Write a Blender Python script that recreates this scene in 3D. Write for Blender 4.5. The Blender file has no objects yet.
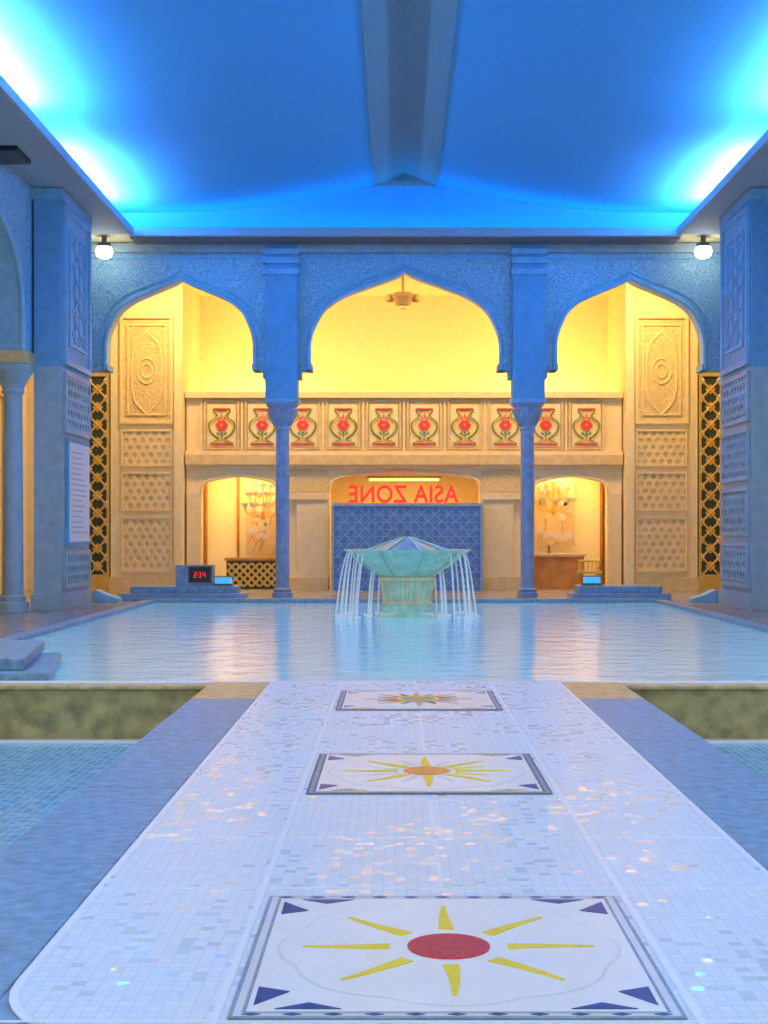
import bpy, math, random
from mathutils import Vector
random.seed(4)
S = bpy.context.scene
S.view_settings.view_transform = 'Standard'
S.view_settings.look = 'None'

# ------------------------------------------------------------------ materials
def newmat(name):
    m = bpy.data.materials.new(name); m.use_nodes = True
    nt = m.node_tree
    return m, nt, nt.nodes['Principled BSDF']

def N(nt, t, **kw):
    n = nt.nodes.new(t)
    for k, v in kw.items():
        setattr(n, k, v)
    return n

def plain(name, col, rough=0.5, emit=None, es=0.0, metal=0.0, var=0.12, scale=6.0, bump=0.0, bscale=30.0, spec=0.5, detail=3):
    m, nt, b = newmat(name)
    tc = N(nt, 'ShaderNodeTexCoord')
    no = N(nt, 'ShaderNodeTexNoise'); no.inputs['Scale'].default_value = scale; no.inputs['Detail'].default_value = detail
    nt.links.new(tc.outputs['Object'], no.inputs['Vector'])
    r = N(nt, 'ShaderNodeValToRGB')
    r.color_ramp.elements[0].position = 0.3; r.color_ramp.elements[1].position = 0.7
    r.color_ramp.elements[0].color = tuple(c * (1 - var) for c in col) + (1,)
    r.color_ramp.elements[1].color = tuple(min(1, c * (1 + var)) for c in col) + (1,)
    nt.links.new(no.outputs['Fac'], r.inputs['Fac'])
    nt.links.new(r.outputs['Color'], b.inputs['Base Color'])
    b.inputs['Roughness'].default_value = rough
    b.inputs['Metallic'].default_value = metal
    b.inputs['Specular IOR Level'].default_value = spec
    if emit:
        b.inputs['Emission Color'].default_value = tuple(emit) + (1,)
        b.inputs['Emission Strength'].default_value = es
    if bump:
        n2 = N(nt, 'ShaderNodeTexNoise'); n2.inputs['Scale'].default_value = bscale; n2.inputs['Detail'].default_value = 1
        nt.links.new(tc.outputs['Object'], n2.inputs['Vector'])
        bp = N(nt, 'ShaderNodeBump'); bp.inputs['Strength'].default_value = bump; bp.inputs['Distance'].default_value = 0.02
        nt.links.new(n2.outputs['Fac'], bp.inputs['Height']); nt.links.new(bp.outputs['Normal'], b.inputs['Normal'])
    return m

def carved(name, col, groove, scale=5.0, rough=0.7):
    """arabesque carved relief"""
    m, nt, b = newmat(name)
    tc = N(nt, 'ShaderNodeTexCoord')
    no = N(nt, 'ShaderNodeTexNoise'); no.inputs['Scale'].default_value = scale * 0.5; no.inputs['Detail'].default_value = 1
    nt.links.new(tc.outputs['Object'], no.inputs['Vector'])
    mx = N(nt, 'ShaderNodeVectorMath', operation='MULTIPLY_ADD')
    mx.inputs[1].default_value = (0.35, 0.35, 0.35)
    nt.links.new(no.outputs['Color'], mx.inputs[0]); nt.links.new(tc.outputs['Object'], mx.inputs[2])
    wv = N(nt, 'ShaderNodeTexVoronoi', feature='F1'); wv.inputs['Scale'].default_value = scale
    nt.links.new(mx.outputs[0], wv.inputs['Vector'])
    sn = N(nt, 'ShaderNodeMath', operation='SINE')
    ml = N(nt, 'ShaderNodeMath', operation='MULTIPLY'); ml.inputs[1].default_value = 22
    nt.links.new(wv.outputs['Distance'], ml.inputs[0]); nt.links.new(ml.outputs[0], sn.inputs[0])
    r2 = N(nt, 'ShaderNodeMapRange'); r2.inputs['From Min'].default_value = -1; r2.inputs['From Max'].default_value = 0.3
    nt.links.new(sn.outputs[0], r2.inputs['Value'])
    mix = N(nt, 'ShaderNodeMix', data_type='RGBA')
    mix.inputs[6].default_value = tuple(groove) + (1,); mix.inputs[7].default_value = tuple(col) + (1,)  # darker groove colour paints in the shade of the carving
    nt.links.new(r2.outputs[0], mix.inputs[0]); nt.links.new(mix.outputs[2], b.inputs['Base Color'])
    bp = N(nt, 'ShaderNodeBump'); bp.inputs['Strength'].default_value = 0.5; bp.inputs['Distance'].default_value = 0.02
    nt.links.new(r2.outputs[0], bp.inputs['Height']); nt.links.new(bp.outputs['Normal'], b.inputs['Normal'])
    b.inputs['Roughness'].default_value = rough
    return m

def tiles(name, c1, c2, grout, size, rough=0.12, jit=0.06, gw=0.08, plane='XY', shiny=None):
    """square glazed mosaic; every tile sits at a slightly different angle.
    shiny: share of tiles that have the glossy (pearl) glaze"""
    m, nt, b = newmat(name)
    tc = N(nt, 'ShaderNodeTexCoord')
    sc = N(nt, 'ShaderNodeVectorMath', operation='SCALE'); sc.inputs['Scale'].default_value = 1.0 / size
    nt.links.new(tc.outputs['Object'], sc.inputs[0])
    off = N(nt, 'ShaderNodeVectorMath', operation='ADD'); off.inputs[1].default_value = (0.013, 0.017, 0.37)
    nt.links.new(sc.outputs[0], off.inputs[0])
    fl = N(nt, 'ShaderNodeVectorMath', operation='FLOOR'); nt.links.new(off.outputs[0], fl.inputs[0])
    fr = N(nt, 'ShaderNodeVectorMath', operation='FRACTION'); nt.links.new(off.outputs[0], fr.inputs[0])
    wn = N(nt, 'ShaderNodeTexWhiteNoise', noise_dimensions='3D'); nt.links.new(fl.outputs[0], wn.inputs['Vector'])
    sp = N(nt, 'ShaderNodeSeparateXYZ'); nt.links.new(fr.outputs[0], sp.inputs[0])
    def edge(o):
        a = N(nt, 'ShaderNodeMath', operation='SUBTRACT'); a.inputs[1].default_value = 0.5; nt.links.new(o, a.inputs[0])
        c = N(nt, 'ShaderNodeMath', operation='ABSOLUTE'); nt.links.new(a.outputs[0], c.inputs[0])
        d = N(nt, 'ShaderNodeMath', operation='GREATER_THAN'); d.inputs[1].default_value = 0.5 - gw / 2
        nt.links.new(c.outputs[0], d.inputs[0]); return d.outputs[0]
    axes = {'XY': ('X', 'Y'), 'XZ': ('X', 'Z')}[plane]
    e = N(nt, 'ShaderNodeMath', operation='MAXIMUM')
    nt.links.new(edge(sp.outputs[axes[0]]), e.inputs[0]); nt.links.new(edge(sp.outputs[axes[1]]), e.inputs[1])
    mix = N(nt, 'ShaderNodeMix', data_type='RGBA'); mix.inputs[6].default_value = tuple(c1) + (1,); mix.inputs[7].default_value = tuple(c2) + (1,)
    nt.links.new(wn.outputs['Value'], mix.inputs[0])
    mg = N(nt, 'ShaderNodeMix', data_type='RGBA'); mg.inputs[7].default_value = tuple(grout) + (1,)
    nt.links.new(e.outputs[0], mg.inputs[0]); nt.links.new(mix.outputs[2], mg.inputs[6])
    nt.links.new(mg.outputs[2], b.inputs['Base Color'])
    rr = N(nt, 'ShaderNodeMath', operation='MULTIPLY_ADD'); rr.inputs[1].default_value = 0.4; rr.inputs[2].default_value = rough
    nt.links.new(e.outputs[0], rr.inputs[0]); nt.links.new(rr.outputs[0], b.inputs['Roughness'])
    if shiny:
        sx = N(nt, 'ShaderNodeSeparateColor'); nt.links.new(wn.outputs['Color'], sx.inputs[0])
        cl = N(nt, 'ShaderNodeTexNoise'); cl.inputs['Scale'].default_value = 1.3; cl.inputs['Detail'].default_value = 1
        nt.links.new(tc.outputs['Object'], cl.inputs['Vector'])
        ad = N(nt, 'ShaderNodeMath', operation='MULTIPLY_ADD'); ad.inputs[1].default_value = 0.9
        nt.links.new(cl.outputs['Fac'], ad.inputs[0]); nt.links.new(sx.outputs[2], ad.inputs[2])
        g = N(nt, 'ShaderNodeMath', operation='GREATER_THAN'); g.inputs[1].default_value = 1.45 - shiny
        nt.links.new(ad.outputs[0], g.inputs[0])
        mr = N(nt, 'ShaderNodeMath', operation='MULTIPLY_ADD'); mr.inputs[1].default_value = -(rough-0.06)
        nt.links.new(g.outputs[0], mr.inputs[0]); nt.links.new(rr.outputs[0], mr.inputs[2]); nt.links.new(mr.outputs[0], b.inputs['Roughness'])
    if jit:
        ge = N(nt, 'ShaderNodeNewGeometry')
        s2 = N(nt, 'ShaderNodeVectorMath', operation='SUBTRACT'); s2.inputs[1].default_value = (0.5, 0.5, 0.5)
        nt.links.new(wn.outputs['Color'], s2.inputs[0])
        s3 = N(nt, 'ShaderNodeVectorMath', operation='MULTIPLY_ADD'); s3.inputs[1].default_value = (jit, jit, jit)
        nt.links.new(s2.outputs[0], s3.inputs[0]); nt.links.new(ge.outputs['Normal'], s3.inputs[2])
        nn = N(nt, 'ShaderNodeVectorMath', operation='NORMALIZE'); nt.links.new(s3.outputs[0], nn.inputs[0])
        nt.links.new(nn.outputs[0], b.inputs['Normal'])
    return m

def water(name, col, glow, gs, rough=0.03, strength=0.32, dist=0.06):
    """rippled water with underwater light put in as surface emission"""
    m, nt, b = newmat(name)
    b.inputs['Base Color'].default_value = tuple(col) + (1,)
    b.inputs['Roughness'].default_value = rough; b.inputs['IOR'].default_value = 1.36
    b.inputs['Emission Color'].default_value = tuple(glow) + (1,); b.inputs['Emission Strength'].default_value = gs  # surface glow stands in for underwater light, no lamps below
    tc = N(nt, 'ShaderNodeTexCoord')
    n1 = N(nt, 'ShaderNodeTexNoise'); n1.inputs['Scale'].default_value = 2.4; n1.inputs['Detail'].default_value = 4; n1.inputs['Roughness'].default_value = .6
    nt.links.new(tc.outputs['Object'], n1.inputs['Vector'])
    bp = N(nt, 'ShaderNodeBump'); bp.inputs['Strength'].default_value = strength; bp.inputs['Distance'].default_value = dist
    nt.links.new(n1.outputs['Fac'], bp.inputs['Height']); nt.links.new(bp.outputs['Normal'], b.inputs['Normal'])
    return m

M_BLUE  = plain('blue_lit_stone', (0.14, 0.36, 0.55), 0.6, bump=0.15)  # cream stone with the hall's blue light put into its colour
M_BLUE2 = plain('blue_lit_trim', (0.23, 0.47, 0.64), 0.55)  # trim of the same stone, blue light in the base colour
M_GBLUE = plain('grey_blue_stone', (0.33, 0.44, 0.48), 0.55)
M_BCARV = carved('carved_blue_lit_stone', (0.36, 0.58, 0.67), (0.20, 0.40, 0.54), 6.5)  # carved arcade stone, also coloured by the blue light
M_COLM  = plain('lavender_marble_column', (0.25, 0.35, 0.52), 0.25, var=0.15, scale=9)
M_CREAM = plain('cream_plaster', (0.90, 0.71, 0.36), 0.7, var=0.05)
M_CRM2  = plain('cream_trim', (0.86, 0.66, 0.33), 0.6, var=0.06)
M_SAND  = plain('sandstone', (0.74, 0.52, 0.22), 0.7, bump=0.2)
M_SCARV = carved('carved_sandstone', (0.80, 0.59, 0.27), (0.66, 0.46, 0.18), 7.0)
M_CEIL  = plain('blue_lit_ceiling', (0.05, 0.38, 0.84), 0.8, var=0.02)  # blue cove light is put into the colour of a white ceiling
M_RIDGE = plain('grey_ridge_panel', (0.14, 0.29, 0.42), 0.8, var=0.03)
M_SOFF  = plain('soffit_plaster', (0.36, 0.42, 0.45), 0.7, var=0.04)
M_DARK  = plain('dark_trim', (0.16, 0.14, 0.14), 0.5)
M_SLAB  = plain('blue_grey_granite', (0.19, 0.33, 0.44), 0.4, var=0.32, scale=14, bump=0.15, bscale=40, detail=6)
M_GOLDS = plain('ochre_granite', (0.62, 0.43, 0.16), 0.35, var=0.3, scale=9)
M_GREEN = plain('mossy_stone_wall', (0.42, 0.34, 0.12), 0.5, var=0.4, scale=7, bump=0.3, detail=6)
M_DECK  = plain('deck_stone', (0.30, 0.28, 0.28), 0.25, var=0.25, scale=4)
M_MOS   = tiles('white_glazed_mosaic', (0.71, 0.78, 0.81), (0.80, 0.86, 0.86), (0.62, 0.70, 0.74), 0.042, 0.34, 0.03, 0.09, shiny=0.10)
M_BTILE = tiles('blue_pool_mosaic', (0.08, 0.36, 0.60), (0.30, 0.62, 0.80), (0.38, 0.62, 0.72), 0.06, 0.15, 0.03, 0.07)
M_SCRN  = tiles('cobalt_wall_tiles', (0.06, 0.16, 0.50), (0.09, 0.22, 0.60), (0.18, 0.33, 0.66), 0.16, 0.4, 0.0, 0.14, 'XZ')
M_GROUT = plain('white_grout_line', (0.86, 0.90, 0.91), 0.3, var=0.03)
M_WHITE = plain('white_ceramic', (0.88, 0.88, 0.80), 0.3, var=0.03)
M_OFFW  = plain('ivory_ceramic', (0.72, 0.74, 0.72), 0.3, var=0.05)
M_NAVY  = plain('navy_ceramic', (0.015, 0.06, 0.24), 0.3, var=0.3, scale=30)
M_PBLUE = plain('pale_blue_ceramic', (0.26, 0.35, 0.42), 0.35, var=0.2, scale=20)
M_YEL   = plain('yellow_ceramic', (0.95, 0.74, 0.02), 0.35, var=0.06)
M_RED   = plain('red_ceramic', (0.58, 0.04, 0.04), 0.35, var=0.3, scale=40)
M_ORG   = plain('orange_ceramic', (0.95, 0.36, 0.05), 0.35)
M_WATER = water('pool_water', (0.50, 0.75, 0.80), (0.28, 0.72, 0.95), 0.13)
M_FOUNT = plain('celadon_glazed_stone', (0.50, 0.80, 0.58), 0.25, var=0.15)
M_FTOP  = plain('turquoise_glaze', (0.14, 0.44, 0.52), 0.25, var=0.15)
M_FOUN2 = plain('fountain_ivory_band', (0.80, 0.70, 0.40), 0.35, var=0.15)
M_REDN  = plain('red_neon', (0.8, 0.02, 0.01), 0.4, emit=(1.0, 0.03, 0.015), es=0.9)
M_BULB  = plain('lamp_glass', (1, 1, 1), 0.3, emit=(1.0, 0.97, 0.9), es=14)
M_WARMG = plain('warm_tube_glass', (1, .8, .5), 0.3, emit=(1.0, 0.62, 0.15), es=2.0)
M_CYAN  = plain('cyan_lamp', (0.1, 0.5, 0.9), 0.3, emit=(0.05, 0.4, 1.0), es=0.7)
M_BLACK = plain('black_plastic', (0.015, 0.015, 0.02), 0.3)
M_PAPER = plain('notice_paper', (0.66, 0.72, 0.74), 0.5, var=0.03)
M_WOOD  = plain('orange_wood', (0.55, 0.22, 0.04), 0.4, var=0.3, scale=3)
M_GOLD  = plain('gold_lattice', (0.75, 0.48, 0.10), 0.35, metal=0.3)
M_DKGR  = plain('dark_green_tile', (0.05, 0.06, 0.04), 0.3)
M_TEAL  = plain('teal_enamel', (0.10, 0.26, 0.10), 0.4)
M_ROSE  = plain('rose_enamel', (0.80, 0.06, 0.02), 0.4)
M_LEAF  = plain('gold_leaf_paint', (0.92, 0.50, 0.06), 0.4)
M_BRONZ = plain('bronze_lamp_body', (0.42, 0.27, 0.10), 0.4)
M_GLOWC = plain('lit_frosted_glass', (0.95, 0.78, 0.38), 0.4, emit=(1.0, 0.62, 0.16), es=0.18, var=0.08, scale=1.5)

# ------------------------------------------------------------------ mesh builder
class MB:
    def __init__(s): s.v = []; s.f = []; s.mi = []; s.m = []
    def _m(s, m):
        if m not in s.m: s.m.append(m)
        return s.m.index(m)
    def add(s, vs, fs, m):
        k = len(s.v); i = s._m(m)
        s.v += [tuple(p) for p in vs]
        for f in fs: s.f.append([a + k for a in f]); s.mi.append(i)
    def box(s, x0, x1, y0, y1, z0, z1, m):
        vs = [(x0,y0,z0),(x1,y0,z0),(x1,y1,z0),(x0,y1,z0),(x0,y0,z1),(x1,y0,z1),(x1,y1,z1),(x0,y1,z1)]
        s.add(vs, [(0,3,2,1),(4,5,6,7),(0,1,5,4),(1,2,6,5),(2,3,7,6),(3,0,4,7)], m)
    def prism(s, pts, F, n0, n1, m):
        o, u, v, n = F
        k = len(pts)
        a = [o + u*p[0] + v*p[1] + n*n0 for p in pts] + [o + u*p[0] + v*p[1] + n*n1 for p in pts]
        fs = [list(range(k))[::-1], list(range(k, 2*k))] + [(i, (i+1) % k, k + (i+1) % k, k + i) for i in range(k)]
        s.add(a, fs, m)
    def rect(s, F, u0, u1, v0, v1, n0, n1, m):
        s.prism([(u0,v0),(u1,v0),(u1,v1),(u0,v1)], F, n0, n1, m)
    def frame(s, F, u0, u1, v0, v1, w, n0, n1, m):
        s.rect(F, u0, u1, v0, v0+w, n0, n1, m); s.rect(F, u0, u1, v1-w, v1, n0, n1, m)
        s.rect(F, u0, u0+w, v0+w, v1-w, n0, n1, m); s.rect(F, u1-w, u1, v0+w, v1-w, n0, n1, m)
    def lathe(s, prof, cx, cy, seg, m, mod=None):
        vs = []; fs = []
        for j, (r, z) in enumerate(prof):
            for i in range(seg):
                t = 2*math.pi*i/seg; rr = r*(mod(t, j) if mod else 1)
                vs.append((cx + rr*math.cos(t), cy + rr*math.sin(t), z))
        for j in range(len(prof)-1):
            for i in range(seg):
                i2 = (i+1) % seg
                fs.append((j*seg+i, j*seg+i2, (j+1)*seg+i2, (j+1)*seg+i))
        fs.append(list(range(seg))[::-1]); fs.append([(len(prof)-1)*seg+i for i in range(seg)])
        s.add(vs, fs, m)
    def tube(s, pts, r, m, seg=6, closed=False):
        P = [Vector(p) for p in pts]; n = len(P); vs = []; fs = []
        rs = r if isinstance(r, list) else [r]*n
        for i, p in enumerate(P):
            a = P[(i-1) % n] if (closed or i > 0) else p
            b = P[(i+1) % n] if (closed or i < n-1) else p
            d = (b - a).normalized()
            up = Vector((0,0,1)) if abs(d.z) < 0.9 else Vector((0,1,0))
            if abs(d.y) < 0.05 : up = Vector((0,1,0))
            x = d.cross(up).normalized(); y = d.cross(x).normalized()
            for k in range(seg):
                t = 2*math.pi*k/seg
                vs.append(p + x*math.cos(t)*rs[i] + y*math.sin(t)*rs[i])
        for i in range(n if closed else n-1):
            j = (i+1) % n
            for k in range(seg):
                fs.append((i*seg+k, i*seg+(k+1) % seg, j*seg+(k+1) % seg, j*seg+k))
        if not closed:
            fs.append(list(range(seg))[::-1]); fs.append([(n-1)*seg+k for k in range(seg)])
        s.add(vs, fs, m)
    def wall(s, prof, top, F, thick, m, m_under=None):
        """prof: (u,z) polyline of the wall's lower edge; wall fills up to z=top"""
        o, u, v, n = F
        for (a, b) in zip(prof[:-1], prof[1:]):
            A0 = o+u*a[0]+v*a[1]; B0 = o+u*b[0]+v*b[1]; A1 = A0-n*thick; B1 = B0-n*thick
            s.add([A0, B0, B1, A1], [(0,3,2,1)], m_under or m)
            if abs(a[0]-b[0]) > 1e-6:
                TA = o+u*a[0]+v*top; TB = o+u*b[0]+v*top
                s.add([A0, B0, TB, TA], [(0,1,2,3)], m)
                s.add([A1, B1, TB-n*thick, TA-n*thick], [(3,2,1,0)], m)
        for e in (prof[0], prof[-1]):
            A = o+u*e[0]+v*e[1]; T = o+u*e[0]+v*top
            s.add([A, T, T-n*thick, A-n*thick], [(0,1,2,3)], m)
        a, b = prof[0], prof[-1]
        TA = o+u*a[0]+v*top; TB = o+u*b[0]+v*top
        s.add([TA, TB, TB-n*thick, TA-n*thick], [(0,1,2,3)], m)
    def lattice(s, F, u0, u1, v0, v1, pitch, w, n0, n1, m, angs=(0, 60, 120)):
        for ai, ang in enumerate(angs):
            t = math.radians(ang); d = (math.cos(t), math.sin(t)); nn = (-d[1], d[0])
            cu, cv = (u0+u1)/2, (v0+v1)/2; R = math.hypot(u1-u0, v1-v0)
            k = int(R/pitch)+1
            for i in range(-k, k+1):
                off = (i+0.5)*pitch; p = (cu+nn[0]*off, cv+nn[1]*off)
                t0, t1 = -R, R; ok = True
                for c, dd, lo, hi in ((p[0], d[0], u0, u1), (p[1], d[1], v0, v1)):
                    if abs(dd) < 1e-6:
                        if c < lo or c > hi: ok = False
                    else:
                        q = sorted(((lo-c)/dd, (hi-c)/dd)); t0 = max(t0, q[0]); t1 = min(t1, q[1])
                if not ok or t1-t0 < 0.03: continue
                a = (p[0]+d[0]*t0, p[1]+d[1]*t0); b = (p[0]+d[0]*t1, p[1]+d[1]*t1); h = w/2
                s.prism([(a[0]-nn[0]*h, a[1]-nn[1]*h), (b[0]-nn[0]*h, b[1]-nn[1]*h), (b[0]+nn[0]*h, b[1]+nn[1]*h), (a[0]+nn[0]*h, a[1]+nn[1]*h)],
                        F, n0, n1+ai*0.002, m)
    def build(s, name, smooth=False, bevel=0.0):
        me = bpy.data.meshes.new(name); me.from_pydata(s.v, [], s.f)
        for m in s.m: me.materials.append(m)
        for p, i in zip(me.polygons, s.mi): p.material_index = i; p.use_smooth = smooth
        me.validate(); me.update()
        ob = bpy.data.objects.new(name, me); S.collection.objects.link(ob)
        if bevel:
            b = ob.modifiers.new('bevel', 'BEVEL'); b.width = bevel; b.segments = 2; b.limit_method = 'ANGLE'
        if smooth:
            e = ob.modifiers.new('es', 'EDGE_SPLIT'); e.split_angle = math.radians(38)
        return ob

V = Vector
def FR(y, x=0, z=0):      # frame on a plane facing -Y (towards the entrance)
    return (V((x, y, z)), V((1,0,0)), V((0,0,1)), V((0,-1,0)))
def FL(x):                # face looking +X, u = Y
    return (V((x,0,0)), V((0,1,0)), V((0,0,1)), V((1,0,0)))
def FRt(x):               # face looking -X, u = Y
    return (V((x,0,0)), V((0,1,0)), V((0,0,1)), V((-1,0,0)))
def FLOORF(x, y, z):
    return (V((x, y, z)), V((1,0,0)), V((0,1,0)), V((0,0,1)))

def smooth_poly(pts, n=5):
    out = []
    P = [pts[0]] + pts + [pts[-1]]
    for i in range(1, len(P)-2):
        p0, p1, p2, p3 = P[i-1:i+3]
        for k in range(n):
            t = k/n
            out.append(tuple(0.5*((2*p1[c]) + (-p0[c]+p2[c])*t + (2*p0[c]-5*p1[c]+4*p2[c]-p3[c])*t*t + (-p0[c]+3*p1[c]-3*p2[c]+p3[c])*t**3) for c in (0,1)))
    out.append(pts[-1]); return out

def ogee(cx, hw, spring, apex, n=5):
    """pointed ogee arch: left spring -> apex -> right spring"""
    base = [(-1,0),(-0.985,.13),(-0.945,.27),(-.845,.49),(-.66,.66),(-.40,.79),(-.19,.885),(-.08,.94),(0,1)]
    l = smooth_poly([(cx + a*hw, spring + b*(apex-spring)) for a, b in base], n)
    r = [(2*cx - x, z) for x, z in l[::-1][1:]]
    return l + r

def area(name, loc, rot, sx, sy, power, col):
    L = bpy.data.lights.new(name, 'AREA'); L.shape = 'RECTANGLE'; L.size = sx; L.size_y = sy
    L.energy = power; L.color = col
    o = bpy.data.objects.new(name, L); o.location = loc; o.rotation_euler = rot; S.collection.objects.link(o); return o

# ------------------------------------------------------------------ camera
cam = bpy.data.cameras.new('camera'); cam.sensor_width = 36; cam.lens = 48.16
cam.shift_x = -13/1024; cam.shift_y = 21/1024; cam.clip_end = 200
co = bpy.data.objects.new('camera', cam); co.location = (-0.16, 0, 1.3); co.rotation_euler = (math.pi/2, 0, 0)
S.collection.objects.link(co); S.camera = co

# ------------------------------------------------------------------ floors & pool
b = MB()
b.box(-9, -4.95, 12.0, 26.1, -0.7, 0, M_DECK); b.box(4.95, 9, 12.0, 26.1, -0.7, 0, M_DECK)
b.box(-9, 9, 26.1, 37, -0.7, 0, M_DECK)
b.box(-9, -6.0, -2, 12.0, -0.7, 0, M_DECK); b.box(6.0, 9, -2, 12.0, -0.7, 0, M_DECK)
b.box(-6.0, 6.0, -2, 12.0, -0.9, -0.62, M_BTILE)
b.box(-4.95, 4.95, 12.0, 26.1, -0.9, -0.7, M_BTILE)
b.build('floor')

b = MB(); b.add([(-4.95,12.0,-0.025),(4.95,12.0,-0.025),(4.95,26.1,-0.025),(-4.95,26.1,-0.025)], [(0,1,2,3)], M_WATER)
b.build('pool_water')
for sx in (-1, 1):
    b = MB(); x0, x1 = sorted((sx*1.78, sx*6.0))
    b.add([(x0,-2,-0.5),(x1,-2,-0.5),(x1,11.8,-0.5),(x0,11.8,-0.5)], [(0,1,2,3)], M_BTILE)
    b.build('wading_pool_water')

b = MB()
for sx in (-1, 1):
    x0, x1 = sorted((sx*1.78, sx*6.0))
    b.box(x0, x1, 11.82, 12.0, -0.62, -0.05, M_GREEN)
    b.box(x0, x1, 11.79, 12.0, -0.05, -0.015, M_GOLDS)
    b.box(x0, x1, 11.70, 11.82, -0.62, -0.475, M_GROUT)
b.box(-4.95, 4.95, 11.95, 12.05, -0.02, 0.002, M_GROUT)  # white strip stands in for underwater light glow along the near edge
b.box(-4.97, -4.75, 14.4, 26.0, -0.02, 0.03, M_SLAB); b.box(4.75, 4.97, 12.06, 26.0, -0.02, 0.03, M_SLAB)
b.box(-4.97, 4.97, 26.0, 26.2, -0.02, 0.05, M_SLAB)
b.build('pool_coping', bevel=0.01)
b = MB()
b.prism([(-5.7, 12.07), (-3.22, 12.07), (-3.62, 14.1), (-5.7, 14.1)], FLOORF(0,0,0), -.02, .07, M_SLAB)
b.prism([(-5.7, 12.25), (-3.5, 12.25), (-3.85, 14.35), (-5.7, 14.35)], FLOORF(0,0,0), .07, .18, M_SLAB)
b.build('pool_corner_step', bevel=0.015)

b = MB()
ys = [-1.5, 0.6, 2.2, 3.8, 5.4, 7.0, 8.6, 10.75]
for sx in (-1, 1):
    for a, c in zip(ys[:-1], ys[1:]):
        x0, x1 = sorted((sx*1.27, sx*1.78)); b.box(x0, x1, a+0.004, c-0.004, -0.62, 0.0, M_SLAB)
    x0, x1 = sorted((sx*1.27, sx*1.78)); b.box(x0, x1, 10.754, 11.94, -0.62, 0.0, M_GOLDS)
b.box(-1.27, 1.27, -1.5, 11.94, -0.62, -0.003, M_SLAB)
b.build('walkway_slab', bevel=0.006)

# mosaic carpet with rounded near corners
def rounded(x, y0, y1, r, n=10):
    p = [(x, y1), (-x, y1)]
    p += [(-x+r-r*math.cos(t*math.pi/2/n), y0+r-r*math.sin(t*math.pi/2/n)) for t in range(n+1)]
    p += [(x-r+r*math.sin(t*math.pi/2/n), y0+r-r*math.cos(t*math.pi/2/n)) for t in range(n+1)]
    return p
b = MB()
b.prism(rounded(1.26, 3.45, 11.94, 0.5), FLOORF(0,0,0), 0.0005, 0.006, M_GROUT)
b.prism(rounded(1.235, 3.475, 11.93, 0.48), FLOORF(0,0,0), 0.006, 0.009, M_MOS)
for x in (-0.645, 0.645): b.box(x-0.011, x+0.011, 3.49, 11.92, 0.009, 0.011, M_GROUT)
for y in (3.62, 4.98, 5.8, 6.62, 8.12, 8.95, 9.78, 11.3): b.box(-1.23, 1.23, y-0.007, y+0.007, 0.009, 0.0105, M_GROUT)
for y0, y1 in ((4.98, 6.62), (8.12, 9.78), (11.3, 11.92)): b.box(-0.008, 0.008, y0, y1, 0.009, 0.0105, M_GROUT)
b.build('mosaic_walkway')

def ray(r0, r1, ang, w, wob):
    l = []; r = []
    for k in range(7):
        t = k/6; rr = r0 + (r1-r0)*t; ww = w*(1-t*.75)
        o = wob*math.sin(t*math.pi)
        c, s_ = math.cos(ang), math.sin(ang)
        l.append((rr*c - (o+ww)*s_, rr*s_ + (o+ww)*c)); r.append((rr*c - (o-ww)*s_, rr*s_ + (o-ww)*c))
    return l + r[::-1]

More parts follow.
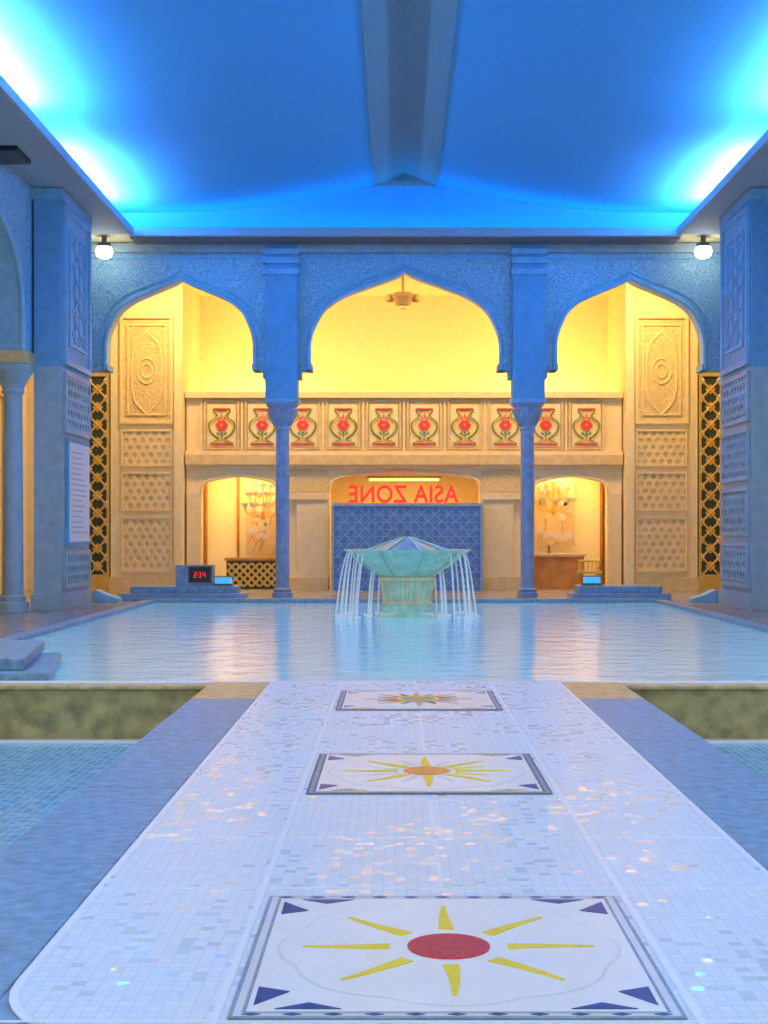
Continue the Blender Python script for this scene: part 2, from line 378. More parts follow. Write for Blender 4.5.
def circ(R, n=48, x=0, y=0): return [(x+R*math.cos(2*math.pi*i/n), y+R*math.sin(2*math.pi*i/n)) for i in range(n)]
def sun_panel(yc, kind):
    b = MB(); F = FLOORF(0, yc, 0.0112); h = 0.61
    b.rect(F, -h, h, -h, h, 0, 0.004, [M_PBLUE, M_DARK, M_DARK][kind])
    b.frame(F, -h+.012, h-.012, -h+.012, h-.012, .022, .004, .005, M_OFFW if kind == 0 else M_PBLUE)
    b.rect(F, -h+.045, h-.045, -h+.045, h-.045, 0.004, 0.006, M_WHITE)
    if kind == 0:
        n = 11
        for i in range(n):
            c = -h + .06 + (2*h-.12)*i/(n-1)
            for (x, y) in ((c, -h+.023), (c, h-.023)):
                b.prism([(x-.026, y), (x, y-.010), (x+.026, y), (x, y+.010)], F, 0.005, 0.0065, M_NAVY)
    ring = []
    for i in range(96):
        t = 2*math.pi*i/96; r = .50 + .03*abs(math.cos(4*t)); ring.append((r*math.cos(t), r*math.sin(t)))
    b.prism(ring, F, 0.006, 0.0072, M_OFFW); b.prism([(x*.985, y*.985) for x, y in ring], F, 0.0072, 0.0084, M_WHITE)
    for sx in (-1, 1):
        for sy in (-1, 1):
            e = h - .06
            t1 = [(sx*e, sy*(e-.03)), (sx*e, sy*(e-.18)), (sx*(e-.09), sy*(e-.14))]
            t2 = [(sx*(e-.06), sy*e), (sx*(e-.24), sy*e), (sx*(e-.15), sy*(e-.05))]
            m1, m2 = ((M_NAVY, M_NAVY), (M_NAVY, M_GOLDS), (M_PBLUE, M_ORG))[kind]
            b.prism(t1, F, 0.006, 0.0082, m1); b.prism(t2, F, 0.006, 0.0082, m2)
    if kind < 2:
        cm = [M_RED, M_ORG][kind]; R = [0.128, 0.125][kind]
        b.prism(circ(R, 40), F, 0.0084, 0.0125, cm)
        for i in range(8):
            r0 = R + (0.055 if kind == 0 else 0.03)
            b.prism(ray(r0, 0.45, math.pi/4*i, 0.025 if kind == 0 else .028, 0.005), F, 0.0084, 0.0115, M_YEL)
            if kind:
                b.prism(ray(R+.04, .34, math.pi/4*i+math.pi/8, .016, .006), F, 0.0084, 0.011, M_YEL if i in (0, 7) else M_OFFW)
    else:  # many-coloured rosette
        for i in range(16):
            b.prism(ray(.17, .42 if i % 2 == 0 else .33, math.pi/8*i, .034, .01), F, 0.0084, 0.011, (M_GOLDS, M_NAVY, M_ORG, M_PBLUE)[i % 4])
        b.prism(circ(.17, 40), F, 0.0084, 0.0118, M_YEL); b.prism(circ(.13, 40), F, 0.0118, 0.0124, M_PBLUE); b.prism(circ(.06, 24), F, 0.0124, 0.013, M_ORG)
    b.build('sun_mosaic_panel')
sun_panel(4.24, 0); sun_panel(7.37, 1); sun_panel(10.57, 2)

# ------------------------------------------------------------------ main arcade (far end of pool)
YF = 27.4; TOP = 7.1
mid = ogee(0, 1.92, 5.06, 6.56); la = ogee(-4.5, 1.5, 5.06, 6.42); ra = ogee(4.5, 1.5, 5.06, 6.42)
prof = [(-9, 4.56), (-6.0, 4.56)] + la + [(-3.0, 4.56), (-1.92, 4.56)] + mid + [(1.92, 4.56), (3.0, 4.56)] + ra + [(6.0, 4.56), (9, 4.56)]
b = MB(); b.wall(prof, TOP, FR(YF), 0.5, M_BCARV, M_BLUE2)
for arc, c, hw in ((la, -4.5, 1.5), (mid, 0, 1.92), (ra, 4.5, 1.5)):
    full = [(c-hw, 4.56)] + arc + [(c+hw, 4.56)]
    b.tube([(x, YF-0.02, z) for x, z in full], 0.045, M_BLUE2, 8)
    outer = [(c + (x-c)*1.07, z + 0.12) for x, z in arc]
    b.tube([(x, YF-0.01, z) for x, z in outer], 0.025, M_BLUE2, 6)
    for x in (c-hw, c+hw):
        b.box(x-0.06, x+0.06, YF-0.05, YF+0.54, 4.56, 4.68, M_BLUE)
b.box(-9, 9, YF-0.10, YF, 6.90, 7.08, M_GBLUE); b.box(-9, 9, YF-0.05, YF, 6.78, 6.84, M_BLUE2)
for cx in (-2.46, 2.46):
    b.box(cx-.32, cx+.32, YF-.16, YF+.3, 3.96, 7.05, M_BLUE)
    for z in (6.9, 6.72, 6.5): b.box(cx-.36, cx+.36, YF-.22, YF, z-.06, z+.05, M_BLUE2)
    b.box(cx-.38, cx+.38, YF-.05, YF+.5, 4.40, 4.56, M_BLUE)
    b.box(cx-.34, cx+.34, YF-.18, YF+.48, 3.90, 3.98, M_BLUE2)
b.build('wall_arcade', bevel=0.008)
for cx in (-2.46, 2.46):
    b = MB()
    cy = YF+.12
    p = [(.21,.0),(.21,.10),(.17,.12),(.19,.17),(.15,.20),(.14,.26),(.14,2.0),(.135,3.35),(.17,3.38),(.15,3.43),(.17,3.50),(.22,3.58),(.26,3.68),(.30,3.78),(.28,3.81),(.33,3.86),(.33,3.90)]
    b.lathe(p, cx, cy, 32, M_COLM)
    for i in range(12):
        t = i*math.pi/6
        b.tube([(cx+.155*math.cos(t), cy+.155*math.sin(t), 3.45), (cx+.24*math.cos(t), cy+.24*math.sin(t), 3.62), (cx+.30*math.cos(t), cy+.30*math.sin(t), 3.78)], .02, M_COLM, 6)
    b.build('marble_column', smooth=True)

# ------------------------------------------------------------------ side arcades and pillars
for sx in (-1, 1):
    F = FL(sx*6.3) if sx < 0 else FRt(sx*6.3)
    b = MB(); pr = [(-1, 4.3)]
    cs = [20.4-5.1*i for i in range(4)][::-1]; arcs = []
    for c in cs:
        a = ogee(c, 2.0, 4.9, 6.55); arcs.append(a); pr += [(c-2.0, 4.3)] + a + [(c+2.0, 4.3)]
    pr += [(23.2, 4.3), (27.4, 4.3)]
    b.wall(pr, TOP, F, 0.45, M_BCARV, M_BLUE2)
    for c, a in zip(cs, arcs):
        b.tube([(sx*6.28, y, z) for y, z in [(c-2.0, 4.3)] + a + [(c+2.0, 4.3)]], 0.05, M_BLUE2, 8)
    x0, x1 = sorted((sx*6.24, sx*6.8)); 
    for y in [22.93-5.1*i for i in range(4)]:
        b.box(x0, x1, y-.5, y+.45, 4.1, 4.3, M_SAND)
    b.build('wall_side_arcade', bevel=0.006)
    for y in [22.8-5.1*i for i in range(4)]:
        b = MB(); p = [(.26,0),(.26,.14),(.20,.17),(.22,.24),(.17,.28),(.16,2.2),(.15,3.6),(.19,3.64),(.17,3.7),(.22,3.8),(.30,3.95),(.34,4.0),(.34,4.1)]
        b.lathe(p, sx*6.55, y, 28, M_GBLUE); b.build('side_column', smooth=True)
    # big carved end pillar
    b = MB(); x0, x1 = sorted((sx*5.80, sx*6.26))
    b.box(x0, x1, 23.0, 25.1, 4.1, TOP-.02, M_BLUE); b.box(x0, x1, 23.0, 25.1, 0, 4.1, M_GBLUE)
    b.box(x0-.04, x1+.04, 22.95, 25.14, 0, 0.28, M_GBLUE)
    b.box(x0-.04, x1+.04, 22.95, 25.14, 6.9, TOP-.01, M_BLUE2)
    G = FL(-5.80) if sx < 0 else FRt(5.80)
    b.frame(G, 23.12, 24.98, 4.15, 6.85, .10, 0, .07, M_BLUE2)
    b.rect(G, 23.22, 24.88, 4.25, 6.75, 0, .02, M_BCARV)
    b.frame(G, 23.42, 24.68, 4.5, 6.5, .06, .02, .06, M_BLUE2)
    b.lattice(G, 23.5, 24.6, 4.6, 6.4, .34, .035, .02, .045, M_BLUE2, (30, 90, 150))
    for (z0, z1) in ([(3.0, 4.05), (0.35, 1.0)] if sx < 0 else [(3.2, 4.05), (2.2, 3.1), (1.25, 2.1), (0.35, 1.15)]):
        b.frame(G, 23.12, 24.98, z0, z1, .08, 0, .06, M_GBLUE)
        b.rect(G, 23.2, 24.9, z0+.08, z1-.08, 0, .015, M_COLM)
        b.lattice(G, 23.2, 24.9, z0+.08, z1-.08, .17, .05, .015, .045, M_GBLUE)
    b.build('carved_pillar', bevel=0.008)
# notice board on the left pillar
b = MB(); G = FL(-5.798)
b.rect(G, 23.25, 24.85, 1.08, 2.92, .0, .06, M_BLUE); b.rect(G, 23.31, 24.79, 1.15, 2.85, .06, .075, M_PAPER)
for i in range(16):
    z = 2.68 - i*.092; w = random.uniform(.7, 1.25)
    b.rect(G, 23.42, 23.42+w, z, z+.02, .075, .079, M_GBLUE)
b.build('notice_board')

# aisle walls behind the arcades
for sx, nm in ((-1, 'wall_left'), (1, 'wall_right')):
    b = MB(); x0, x1 = sorted((sx*8.6, sx*8.8)); b.box(x0, x1, -1, 37, 0, TOP, M_CREAM)
    for i in range(9):
        y = 2 + i*3.4; xa, xb = sorted((sx*8.5, sx*8.6)); b.box(xa, xb, y, y+.5, 0, 4.2, M_SAND)
    xa, xb = sorted((sx*8.5, sx*8.6)); b.box(xa, xb, -1, 30, 4.2, 4.5, M_SAND)
    b.build(nm)

# ------------------------------------------------------------------ ceiling
b = MB()
for sx in (-1, 1):
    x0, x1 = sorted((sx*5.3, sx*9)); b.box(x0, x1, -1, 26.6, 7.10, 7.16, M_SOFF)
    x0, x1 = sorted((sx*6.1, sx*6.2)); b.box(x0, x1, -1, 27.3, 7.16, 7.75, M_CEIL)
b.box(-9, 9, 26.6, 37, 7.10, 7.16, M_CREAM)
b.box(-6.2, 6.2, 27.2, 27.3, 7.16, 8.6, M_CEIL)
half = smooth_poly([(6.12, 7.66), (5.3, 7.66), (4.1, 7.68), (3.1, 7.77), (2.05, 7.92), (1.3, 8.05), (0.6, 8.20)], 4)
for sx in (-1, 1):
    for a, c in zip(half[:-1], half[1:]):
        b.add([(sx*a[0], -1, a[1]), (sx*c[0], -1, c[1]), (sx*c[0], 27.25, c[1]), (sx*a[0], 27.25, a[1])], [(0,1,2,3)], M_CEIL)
    b.add([(sx*.6, -1, 8.20), (0, -1, 8.44), (0, 27.25, 8.44), (sx*.6, 27.25, 8.20)], [(0,1,2,3)], M_RIDGE)
    b.add([(sx*.6, -1, 8.16), (sx*.64, -1, 8.19), (sx*.64, 27.2, 8.19), (sx*.6, 27.2, 8.16)], [(0,1,2,3)], M_RIDGE)
b.prism([(-.62, 8.19), (.62, 8.19), (0, 8.44)], FR(27.19), 0, .01, M_RIDGE)
b.build('ceiling')
b = MB()
for sx in (-1, 1):
    x0, x1 = sorted((sx*5.27, sx*5.36)); b.box(x0, x1, -1, 26.6, 7.06, 7.22, M_SOFF)
b.box(-5.36, 5.36, 26.55, 26.64, 7.06, 7.22, M_SOFF)
b.box(-5.36, 5.36, 26.64, 27.25, 7.04, 7.10, M_DARK)
b.build('trim_cove', bevel=0.01)
b = MB(); b.box(-6.45, -5.85, 20.5, 21.3, 7.03, 7.10, M_BLACK)
for i in range(6): b.box(-6.42, -5.88, 20.55+i*.12, 20.6+i*.12, 7.0, 7.03, M_DARK)
b.build('ceiling_vent')

# spotlights
for x in (-5.88, 5.82):
    b = MB(); b.lathe([(.05,7.1),(.05,6.98),(.13,6.96),(.14,6.84)], x, 26.75, 24, M_DARK)
    b.lathe([(.14,6.88),(.17,6.80),(.15,6.72),(.09,6.67),(.01,6.66)], x, 26.75, 24, M_BULB)
    b.build('ceiling_spotlight', smooth=True)

# ------------------------------------------------------------------ lobby building
YL = 31.14
b = MB(); 
def seg_arch(c, hw, z0, z1):
    return smooth_poly([(c-hw, z0), (c-hw*.97, z0+(z1-z0)*.45), (c-hw*.8, z0+(z1-z0)*.72), (c-hw*.4, z0+(z1-z0)*.9), (c, z1), (c+hw*.4, z0+(z1-z0)*.9), (c+hw*.8, z0+(z1-z0)*.72), (c+hw*.97, z0+(z1-z0)*.45), (c+hw, z0)], 4)
aL = seg_arch(-3.75, .86, 2.2, 2.60); aM = seg_arch(0.02, 1.70, 2.3, 2.70); aR = seg_arch(3.78, .84, 2.2, 2.60)
pr = [(-4.95,0),(-4.61,0)] + aL + [(-2.89,0),(-1.68,0)] + aM + [(1.72,0),(2.94,0)] + aR + [(4.62,0),(4.95,0)]
b.wall(pr, 3.07, FR(YL), .35, M_CREAM, M_CRM2)
for a in (aL, aM, aR): b.tube([(x, YL-.02, z) for x, z in a], .035, M_CRM2, 6)
b.rect(FR(YL), -4.95, 4.95, 2.84, 3.07, 0, .16, M_SAND)
b.rect(FR(YL), -4.95, 4.95, 2.76, 2.84, 0, .08, M_CRM2)
for (u0, u1) in ((-2.86, -1.72), (1.76, 2.90)):
    b.rect(FR(YL), u0+.42 if u0 < 0 else u0, u1 if u0 < 0 else u1-.42, 0, 2.1, 0, .10, M_CRM2)
    b.rect(FR(YL), u0, u1, 0, .3, 0, .14, M_SAND); b.rect(FR(YL), u0, u1, 2.05, 2.2, 0, .14, M_CRM2)
    b.rect(FR(YL), u0, u1, 2.25, 2.72, 0, .04, M_SCARV)
b.rect(FR(YL), -4.92, -4.64, 0, 2.2, 0, .08, M_CRM2); b.rect(FR(YL), 4.65, 4.92, 0, 2.2, 0, .08, M_CRM2)
# parapet
b.box(-4.95, 4.95, YL, YL+.3, 3.07, 4.48, M_CRM2)
b.rect(FR(YL), -4.97, 4.97, 4.36, 4.50, 0, .12, M_CRM2); b.rect(FR(YL), -4.97, 4.97, 3.07, 3.16, 0, .1, M_CRM2)
b.build('wall_lobby_front', bevel=0.006)

b = MB(); F = FR(YL-.003)
for i in range(10):
    cx = -4.14 + .92*i
    b.frame(F, cx-.39, cx+.39, 3.20, 4.31, .04, 0, .05, M_SAND)
    b.rect(F, cx-.33, cx+.33, 3.25, 4.25, 0, .02, M_CREAM)
    b.rect(F, cx-.48, cx-.44, 3.17, 4.35, 0, .04, M_CREAM)
    for sx in (-1, 1):
        side = smooth_poly([(.05,4.12),(.19,4.10),(.12,3.98),(.14,3.92),(.27,3.82),(.29,3.68),(.20,3.54),(.08,3.46),(.12,3.40),(.26,3.33)], 3)
        b.tube([(cx+sx*x, YL-.04, z) for x, z in side], .017, M_TEAL, 5)
        b.tube([(cx+sx*(x-.035), YL-.04, z-.005) for x, z in side[2:]], .018, M_LEAF, 5)
    b.tube([(cx-.19, YL-.04, 4.11), (cx+.19, YL-.04, 4.11)], .026, M_ROSE, 5)
    b.tube([(cx-.26, YL-.04, 3.32), (cx+.26, YL-.04, 3.32)], .022, M_ROSE, 5)
    for k in range(6):
        t = k*math.pi/3
        b.prism(circ(.062, 8, cx+.08*math.cos(t), 3.75+.065*math.sin(t)), F, .02, .045+.001*k, M_ROSE)
    b.prism(circ(.03, 8, cx, 3.75), F, .05, .06, M_ORG)
    for dx in (-.06, 0, .06): b.prism([(cx+dx-.022, 3.90), (cx+dx+.022, 3.90), (cx+dx*1.6, 4.05)], F, .02, .04, M_ROSE)
    b.prism([(cx-.025, 3.60), (cx+.025, 3.60), (cx, 3.40)], F, .02, .04, M_TEAL)
    for sx in (-1, 1): b.prism([(cx+sx*.02, 3.52), (cx+sx*.09, 3.60), (cx+sx*.12, 3.56)], F, .02, .04, M_TEAL)
b.build('vase_ornament_frieze')

# tall carved lobby pillars
for sx in (-1, 1):
    b = MB(); x0, x1 = sorted((sx*4.98, sx*6.62)); y = 30.9; F = FR(y); c = (x0+x1)/2
    b.box(x0, x1, y, y+1.2, 0, 7.1, M_CREAM)
    b.box(x0-.03, x1+.03, y-.05, y, 0, .3, M_SAND)
    xi0, xi1 = sorted((sx*4.98, sx*5.16)); b.box(xi0, xi1, y-.12, y, 0, 7.0, M_CREAM)
    b.frame(F, c-.60, c+.60, 3.76, 6.2, .07, 0, .08, M_CRM2); b.rect(F, c-.53, c+.53, 3.83, 6.13, 0, .03, M_SCARV)
    b.frame(F, c-.44, c+.44, 3.95, 6.0, .03, .03, .06, M_CRM2)
    og = ogee(c, .34, 5.1, 5.85, 3); b.tube([(x, y-.04, z) for x, z in og] + [(c+.34, y-.04, 4.7)] + [(2*c-x, y-.04, 2*4.9-z) for x, z in og] + [(c-.34, y-.04, 5.0)], .02, M_CRM2, 6, True)
    for r in (.12, .22):
        b.tube([(c+r*math.cos(t), y-.04, 4.95+r*1.3*math.sin(t)) for t in [2*math.pi*i/20 for i in range(20)]], .016, M_CRM2, 6, True)
    for (z0, z1) in ((2.80, 3.64), (1.80, 2.68), (.42, 1.68)):
        b.frame(F, c-.58, c+.58, z0, z1, .05, 0, .06, M_CRM2); b.rect(F, c-.53, c+.53, z0+.05, z1-.05, 0, .02, M_SAND)
        b.lattice(F, c-.53, c+.53, z0+.05, z1-.05, .16, .05, .02, .035, M_CRM2)
    b.build('carved_lobby_pillar', bevel=0.005)
    # dark lattice strip with gold diamonds
    b = MB(); x0, x1 = sorted((sx*6.66, sx*7.2)); F = FR(31.0)
    b.box(x0, x1, 31.0, 31.1, 0, 4.9, M_DKGR); b.frame(F, x0, x1, .3, 4.9, .06, 0, .05, M_GOLD)
    c = (x0+x1)/2
    for i in range(11):
        z = .55 + i*.4
        for s2 in (-1, 1):
            b.tube([(c-.2*s2, 30.97, z-.2), (c, 30.97, z), (c+.2*s2, 30.97, z+.2)], .026, M_GOLD, 5)
        b.prism([(c-.12, z), (c, z-.12), (c+.12, z), (c, z+.12)], F, .0, .03, M_GOLD)
        b.prism([(c-.05, z), (c, z-.05), (c+.05, z), (c, z+.05)], F, .03, .04, M_ROSE)
        for s2 in (-1, 1): b.prism([(c+s2*.2-.07, z+.2), (c+s2*.2, z+.10), (c+s2*.2+.07, z+.2), (c+s2*.2, z+.30)], F, 0, .03, M_WHITE)
    b.rect(F, x0, x1, 0, .3, 0, .06, M_GOLD)
    b.build('gold_lattice_screen')
b = MB(); b.box(-9, -6.64, 31.2, 31.4, 0, 7.1, M_CREAM); b.box(6.64, 9, 31.2, 31.4, 0, 7.1, M_CREAM)
b.box(-6.6, -4.98, 32.12, 33.6, 0, 7.1, M_CREAM); b.box(4.98, 6.6, 32.12, 33.6, 0, 7.1, M_CREAM)
b.box(-5, 5, 33.5, 33.7, 2.95, 7.1, M_CREAM)
b.box(-5, 5, YL+.36, 33.5, 2.95, 3.05, M_CREAM)
b.box(-5, 5, 34.6, 34.8, 0, 3.0, M_CREAM); b.box(-5, 5, 33.5, 34.8, 2.9, 3.0, M_CREAM)
b.box(-5.1, -4.98, 33, 34.8, 0, 3, M_CREAM); b.box(4.98, 5.1, 33, 34.8, 0, 3, M_CREAM)
b.box(-2.5, -2.3, YL+.5, 34.6, 0, 2.95, M_CREAM); b.box(2.3, 2.5, YL+.5, 34.6, 0, 2.95, M_CREAM)
b.build('wall_lobby_back')

# blue tiled screen wall
b = MB(); F = FR(30.8)
b.box(-1.58, 1.72, 30.8, 31.0, 0, 1.9, M_SCRN)
b.box(-1.62, 1.76, 30.77, 31.03, 1.9, 1.97, M_COLM); b.box(-1.64, -1.57, 30.77, 31.03, 0, 1.9, M_COLM); b.box(1.71, 1.78, 30.77, 31.03, 0, 1.9, M_COLM)
b.lattice(F, -1.55, 1.69, .02, 1.88, .22, .016, 0, .008, M_BLUE2, (45, 135))
b.build('tiled_screen_wall')
# warm strip lamp under the centre arch
b = MB(); b.tube([(-.8, 31.35, 2.52), (.8, 31.35, 2.52)], .03, M_WARMG, 8); b.box(-.85, .85, 31.3, 31.42, 2.56, 2.60, M_BRONZ); b.build('strip_lamp')
# sign seen from behind
cu = bpy.data.curves.new('neon_sign', 'FONT'); cu.body = 'ASIA ZONE'; cu.size = .50; cu.extrude = .03; cu.bevel_depth = .008
cu.align_x = 'CENTER'; cu.space_character = 1.05
t = bpy.data.objects.new('neon_sign', cu); S.collection.objects.link(t)
t.location = (-.02, 30.9, 1.99); t.rotation_euler = (math.pi/2, 0, math.pi); t.scale = (.94, 1.1, 1); cu.materials.append(M_REDN)
# lobby interior pieces
b = MB(); b.box(-4.12, -2.95, 31.8, 32.3, 0, .66, M_DKGR); b.lattice(FR(31.8), -4.1, -2.97, .06, .6, .13, .05, 0, .03, M_GOLD, (45, 135)); b.box(-4.16, -2.92, 31.75, 32.35, .66, .72, M_WOOD)
b.build('lattice_counter')
b = MB(); b.box(2.92, 4.15, 31.6, 32.2, 0, .76, M_WOOD); b.box(2.90, 4.2, 31.55, 32.25, .76, .82, M_SAND)
b.build('reception_counter')
def glass_door(x0, x1, nm):
    b = MB(); y = 32.9
    for x in (x0, x0+(x1-x0)*.38, x1): b.box(x-.03, x+.03, y, y+.06, 0, 2.8, M_WOOD)
    b.box(x0, x1, y, y+.06, 2.74, 2.80, M_WOOD)
    b.box(x0, x1, y+.09, y+.1, 0, 2.8, M_GLOWC)
    return b.build(nm)
glass_door(-4.75, -2.72, 'door_1'); glass_door(2.72, 4.75, 'door_2')
def chandelier(cx, cy, cz, nm):
    """blossom-shaped hanging chandelier: stem, curved arms, white glass petals"""
    b = MB(); b.tube([(cx, cy, 2.95), (cx, cy, cz-.35)], .014, M_GOLD, 6)
    b.lathe([(.02,cz-.42),(.06,cz-.36),(.05,cz-.28),(.02,cz-.22)], cx, cy, 12, M_GOLD)
    for tier, (R, dz, n) in enumerate(((.46, -.12, 9), (.36, .14, 8), (.22, .34, 6))):
        for i in range(n):
            a = 2*math.pi*i/n + tier*.3; c_, s_ = math.cos(a), math.sin(a)
            b.tube([(cx, cy, cz+dz-.18), (cx+c_*R*.5, cy+s_*R*.35, cz+dz-.22), (cx+c_*R*.9, cy+s_*R*.6, cz+dz-.12), (cx+c_*R, cy+s_*R*.65, cz+dz)], .010, M_GOLD, 5)
            px, py, pz = cx+c_*R, cy+s_*R*.65, cz+dz
            b.lathe([(.015,pz),(.04,pz+.02),(.055,pz+.06),(.075,pz+.10),(.05,pz+.09)], px, py, 10, M_WHITE, lambda t, j: 1+.2*math.cos(5*t))
    b.build(nm, smooth=True)
chandelier(-3.32, 32.3, 2.02, 'chandelier'); chandelier(3.55, 32.5, 2.15, 'chandelier')
def floral_art(x0, x1, z0, z1, nm, n):
    """white blossom branches on a hanging panel"""
    b = MB(); F = FR(32.85); b.rect(F, x0, x1, z0, z1, 0, .03, M_CREAM)
    for i in range(n):
        px, pz = random.uniform(x0+.12, x1-.12), random.uniform(z0+.12, z1-.12); R = random.uniform(.05, .10)
        for k in range(5):
            q = k*1.2566+i; b.prism(circ(R*.5, 8, px+R*.55*math.cos(q), pz+R*.55*math.sin(q)), F, .03, .04+.001*k, M_WHITE)
        b.tube([(px, 32.815, pz), (px+random.uniform(-.2,.2), 32.815, max(z0, pz-.35))], .009, M_SAND, 4)
    b.build(nm)
floral_art(-3.78, -2.85, .8, 2.55, 'floral_wall_panel', 20)
floral_art(3.1, 4.1, 1.0, 2.6, 'floral_wall_panel', 18)
b = MB(); cx, cy = 4.1, 30.3
for dx in (-.2, .2):
    for dy in (-.2, .2): b.tube([(cx+dx, cy+dy, 0), (cx+dx*.9, cy+dy*.9, .42)], .025, M_WOOD, 8)
b.box(cx-.25, cx+.25, cy-.24, cy+.24, .40, .46, M_GOLD)
b.tube([(cx+.24*math.cos(t), cy+.05+.2*math.sin(t), .68) for t in [math.pi*i/10-.4 for i in range(13)]], .025, M_GOLD, 8)
for i in range(9):
    t = math.pi*i/8; b.tube([(cx+.22*math.cos(t), cy+.05+.18*math.sin(t), .45), (cx+.24*math.cos(t), cy+.05+.2*math.sin(t), .68)], .014, M_GOLD, 6)
b.build('rattan_chair')
# hanging lamp in lobby
b = MB(); b.lathe([(.03,7.1),(.03,6.66),(.22,6.62),(.25,6.52),(.2,6.45),(.17,6.36),(.05,6.33)], -.03, 30.4, 24, M_BRONZ)
b.tube([(-.32, 30.4, 6.56), (.26, 30.4, 6.56)], .025, M_BRONZ, 8)
for dx in (-.32, .26): b.lathe([(.04,6.60),(.09,6.56),(.10,6.46),(.06,6.42)], dx, 30.4, 16, M_BRONZ)
b.lathe([(.02,6.34),(.10,6.33),(.10,6.29),(.02,6.26)], -.03, 30.4, 16, M_CREAM)
b.build('hanging_lamp', smooth=True)

# ------------------------------------------------------------------ poolside objects
b = MB(); b.box(-5.5, -3.1, 26.25, 27.1, 0, .14, M_COLM); b.box(-5.3, -3.25, 26.35, 27.1, .14, .27, M_SLAB); b.build('pool_steps', bevel=.015)
b = MB(); b.box(3.2, 5.1, 26.25, 27.1, 0, .14, M_COLM); b.box(3.35, 4.95, 26.35, 27.1, .14, .28, M_SLAB); b.build('pool_steps', bevel=.015)
b = MB(); b.box(-4.45, -3.72, 26.5, 26.8, .272, .68, M_COLM); b.rect(FR(26.5), -4.18, -3.76, .35, .64, 0, .012, M_BLACK); b.frame(FR(26.5), -4.20, -3.74, .33, .66, .02, 0, .02, M_DARK)
def seg7(x, z, segs):
    w, h = .04, .05
    D = {'a':(0,2*h,w,0),'g':(0,h,w,0),'d':(0,0,w,0),'f':(0,h,0,h),'b':(w,h,0,h),'e':(0,0,0,h),'c':(w,0,0,h)}
    for s_ in segs:
        dx, dz, lw, lh = D[s_]; b.rect(FR(26.5), x+dx-.005, x+dx+lw+.005, z+dz-.005, z+dz+lh+.005, .012, .018, M_REDN)
for i, s_ in enumerate(('abged', 'abgcd', 'fgbc')): seg7(-4.08+i*.085, .44, s_)
b.build('digital_clock')
for x, z in ((-3.52, .272), (3.62, .282)):
    b = MB(); b.box(x-.18, x+.18, 26.5, 26.75, z, z+.05, M_DARK); b.box(x-.15, x+.15, 26.48, 26.7, z+.05, z+.17, M_CYAN); b.box(x-.18, x+.18, 26.52, 26.72, z+.17, z+.19, M_DARK); b.build('step_lamp')
for x in (-5.62, 5.62):
    b = MB(); sgn = 1 if x < 0 else -1
    b.prism([(x-.26, 0), (x+.26, 0), (x+.24, .08), (x+.05, .13), (x-.18, .24), (x-.25, .22)] if sgn > 0 else [(x-.26, 0), (x+.26, 0), (x+.25, .22), (x+.18, .24), (x-.05, .13), (x-.24, .08)], FR(26.0), 0, .35, M_BLUE2)
    b.build('floor_lounger', bevel=.02)

# ------------------------------------------------------------------ fountain
FX, FY = 0.0, 21.7
b = MB()
b.lathe([(.48,-.1),(.48,.00),(.45,.03),(.41,.06),(.42,.12),(.38,.15)], FX, FY, 64, M_FOUNT)
flute = lambda t, j: 1 + .06*abs(math.cos(9*t)) - .02
b.lathe([(.38,.14),(.36,.20),(.35,.26),(.37,.34),(.40,.46),(.42,.56)], FX, FY, 144, M_FOUNT, flute)
b.lathe([(.37,.17),(.40,.19),(.40,.22),(.37,.24)], FX, FY, 64, M_FOUN2)
for i in range(18):
    t = (i+.5)*math.pi/9
    b.tube([(FX+r*math.cos(t), FY+r*math.sin(t), z) for r, z in ((.365,.24),(.38,.34),(.41,.46),(.43,.56))], .022, M_FOUN2, 6)
b.lathe([(.41,.54),(.46,.56),(.46,.60),(.42,.63)], FX, FY, 64, M_FOUN2)
lob = lambda t, j: 1 + (.02+.014*j)*abs(math.cos(4*t+.4)) - .04
b.lathe([(.43,.61),(.50,.66),(.56,.71),(.66,.77),(.76,.86),(.85,.95),(.94,1.02),(.95,1.04),(.89,1.03),(.80,.98)], FX, FY, 96, M_FOUNT, lob)
b.lathe([(.82,.975),(.72,1.0),(.54,1.07),(.38,1.12),(.24,1.17),(.12,1.22),(.03,1.24)], FX, FY, 96, M_FTOP, lambda t, j: 1 + .05*abs(math.cos(4*t+.4)) - .03)
for i in range(8):
    t = (i+.5)*math.pi/4 - .1
    b.tube([(FX+r*math.cos(t), FY+r*math.sin(t), z) for r, z in ((.43,.62),(.56,.70),(.74,.83),(.90,1.0),(.74,1.01),(.44,1.11),(.08,1.23))], .016, M_FOUNT, 6)
fo = b.build('tiered_fountain', smooth=True)
def wmat():
    m, nt, bb = newmat('falling_water')
    bb.inputs['Base Color'].default_value = (.85, .93, 1, 1); bb.inputs['Roughness'].default_value = .1
    bb.inputs['Alpha'].default_value = .5; bb.inputs['Emission Color'].default_value = (.8,.88,1,1); bb.inputs['Emission Strength'].default_value = .12
    return m
M_FALL = wmat()
b = MB()
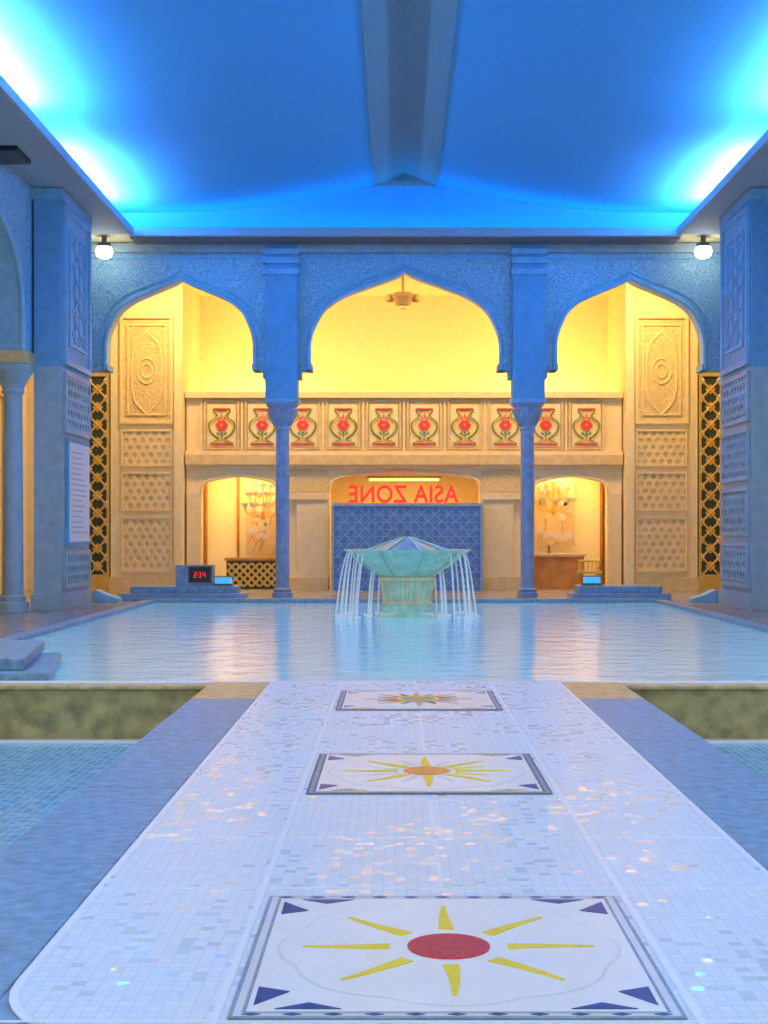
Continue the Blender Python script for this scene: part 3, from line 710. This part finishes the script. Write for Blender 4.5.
for i in range(52):
    t = 2*math.pi*i/52 + random.uniform(-.05, .05)
    if abs(abs(((t + math.pi/2 + math.pi) % (2*math.pi)) - math.pi) - math.pi/2) > .80: continue
    r0, v = (.88, random.uniform(.12, .26)) if i % 3 else (.55, random.uniform(.0, .12))
    pts = []
    for k in range(13):
        s_ = k/12
        z = (1.0 + .28*s_ - 1.30*s_*s_) if i % 3 else (.72 + .0*s_ - .74*s_*s_)
        rr = r0 + v*s_; pts.append((FX+rr*math.cos(t), FY+rr*math.sin(t), z))
    b.tube(pts, [.008 + .010*k/12 for k in range(13)], M_FALL, 6)
    ex, ey = pts[-1][0], pts[-1][1]
    for k in range(3):
        q = random.uniform(.015, .03); a = random.uniform(0, 6.28)
        b.lathe([(q*.6,-.02),(q,.0),(q*.5,q)], ex+.06*math.cos(a), ey+.06*math.sin(a), 6, M_FALL)
wj = b.build('water_jets', smooth=True); wj.parent = fo

# ------------------------------------------------------------------ lights
BL = (0.05, 0.46, 1.0); HOT = (0.68, 0.92, 1.0)
UP = (math.pi, 0, 0)
for sx in (-1, 1):
    area('cove_light', (sx*5.78, 13.5, 7.24), UP, .3, 26, 1100, BL)
    for y, p, l in ((24.4, 230, 3.6), (18.2, 400, 4.2)):
        area('cove_hot_lamp', (sx*5.72, y, 7.24), UP, .3, l, p, HOT)
area('cove_light', (0, 26.95, 7.24), UP, 10.6, .2, 48, BL)
for sx in (-1, 1):
    for y in (2.5, 8, 13.5):
        area('soffit_fill_light', (sx*5.9, y, 7.05), (0, math.radians(sx*25), 0), .5, .5, 140, (1.0, .97, .88))  # added fill lamps out of view, they brighten the walkway
WM = (1.0, .65, .25)
area('lobby_uplight', (-3.3, 32.6, 4.0), (math.pi-.3, 0, 0), 2.8, .5, 90, WM)
area('lobby_uplight', (3.3, 32.6, 4.0), (math.pi-.3, 0, 0), 2.8, .5, 90, WM)
area('lobby_uplight', (0, 32.6, 4.0), (math.pi-.3, 0, 0), 2.8, .5, 28, WM)
for x in (-5.2, -1.8, 1.8, 5.2):
    area('lobby_downlight', (x, 29.2, 7.0), (math.radians(12), 0, 0), .6, .6, 140, WM)
for x, p in ((-3.7, 45), (0, 110), (3.7, 45)):
    area('room_light', (x, 32.2, 2.85), (0, 0, 0), 1.2, .6, p, WM)
for sx in (-1, 1):
    for y in (14, 26.5): area('aisle_light', (sx*7.6, y, 7.0), (0, 0, 0), .5, .5, 110, (1, .72, .4))
w = bpy.data.worlds.new('world'); S.world = w; w.use_nodes = True
w.node_tree.nodes['Background'].inputs[0].default_value = (.84, .94, 1, 1); w.node_tree.nodes['Background'].inputs[1].default_value = 0.98
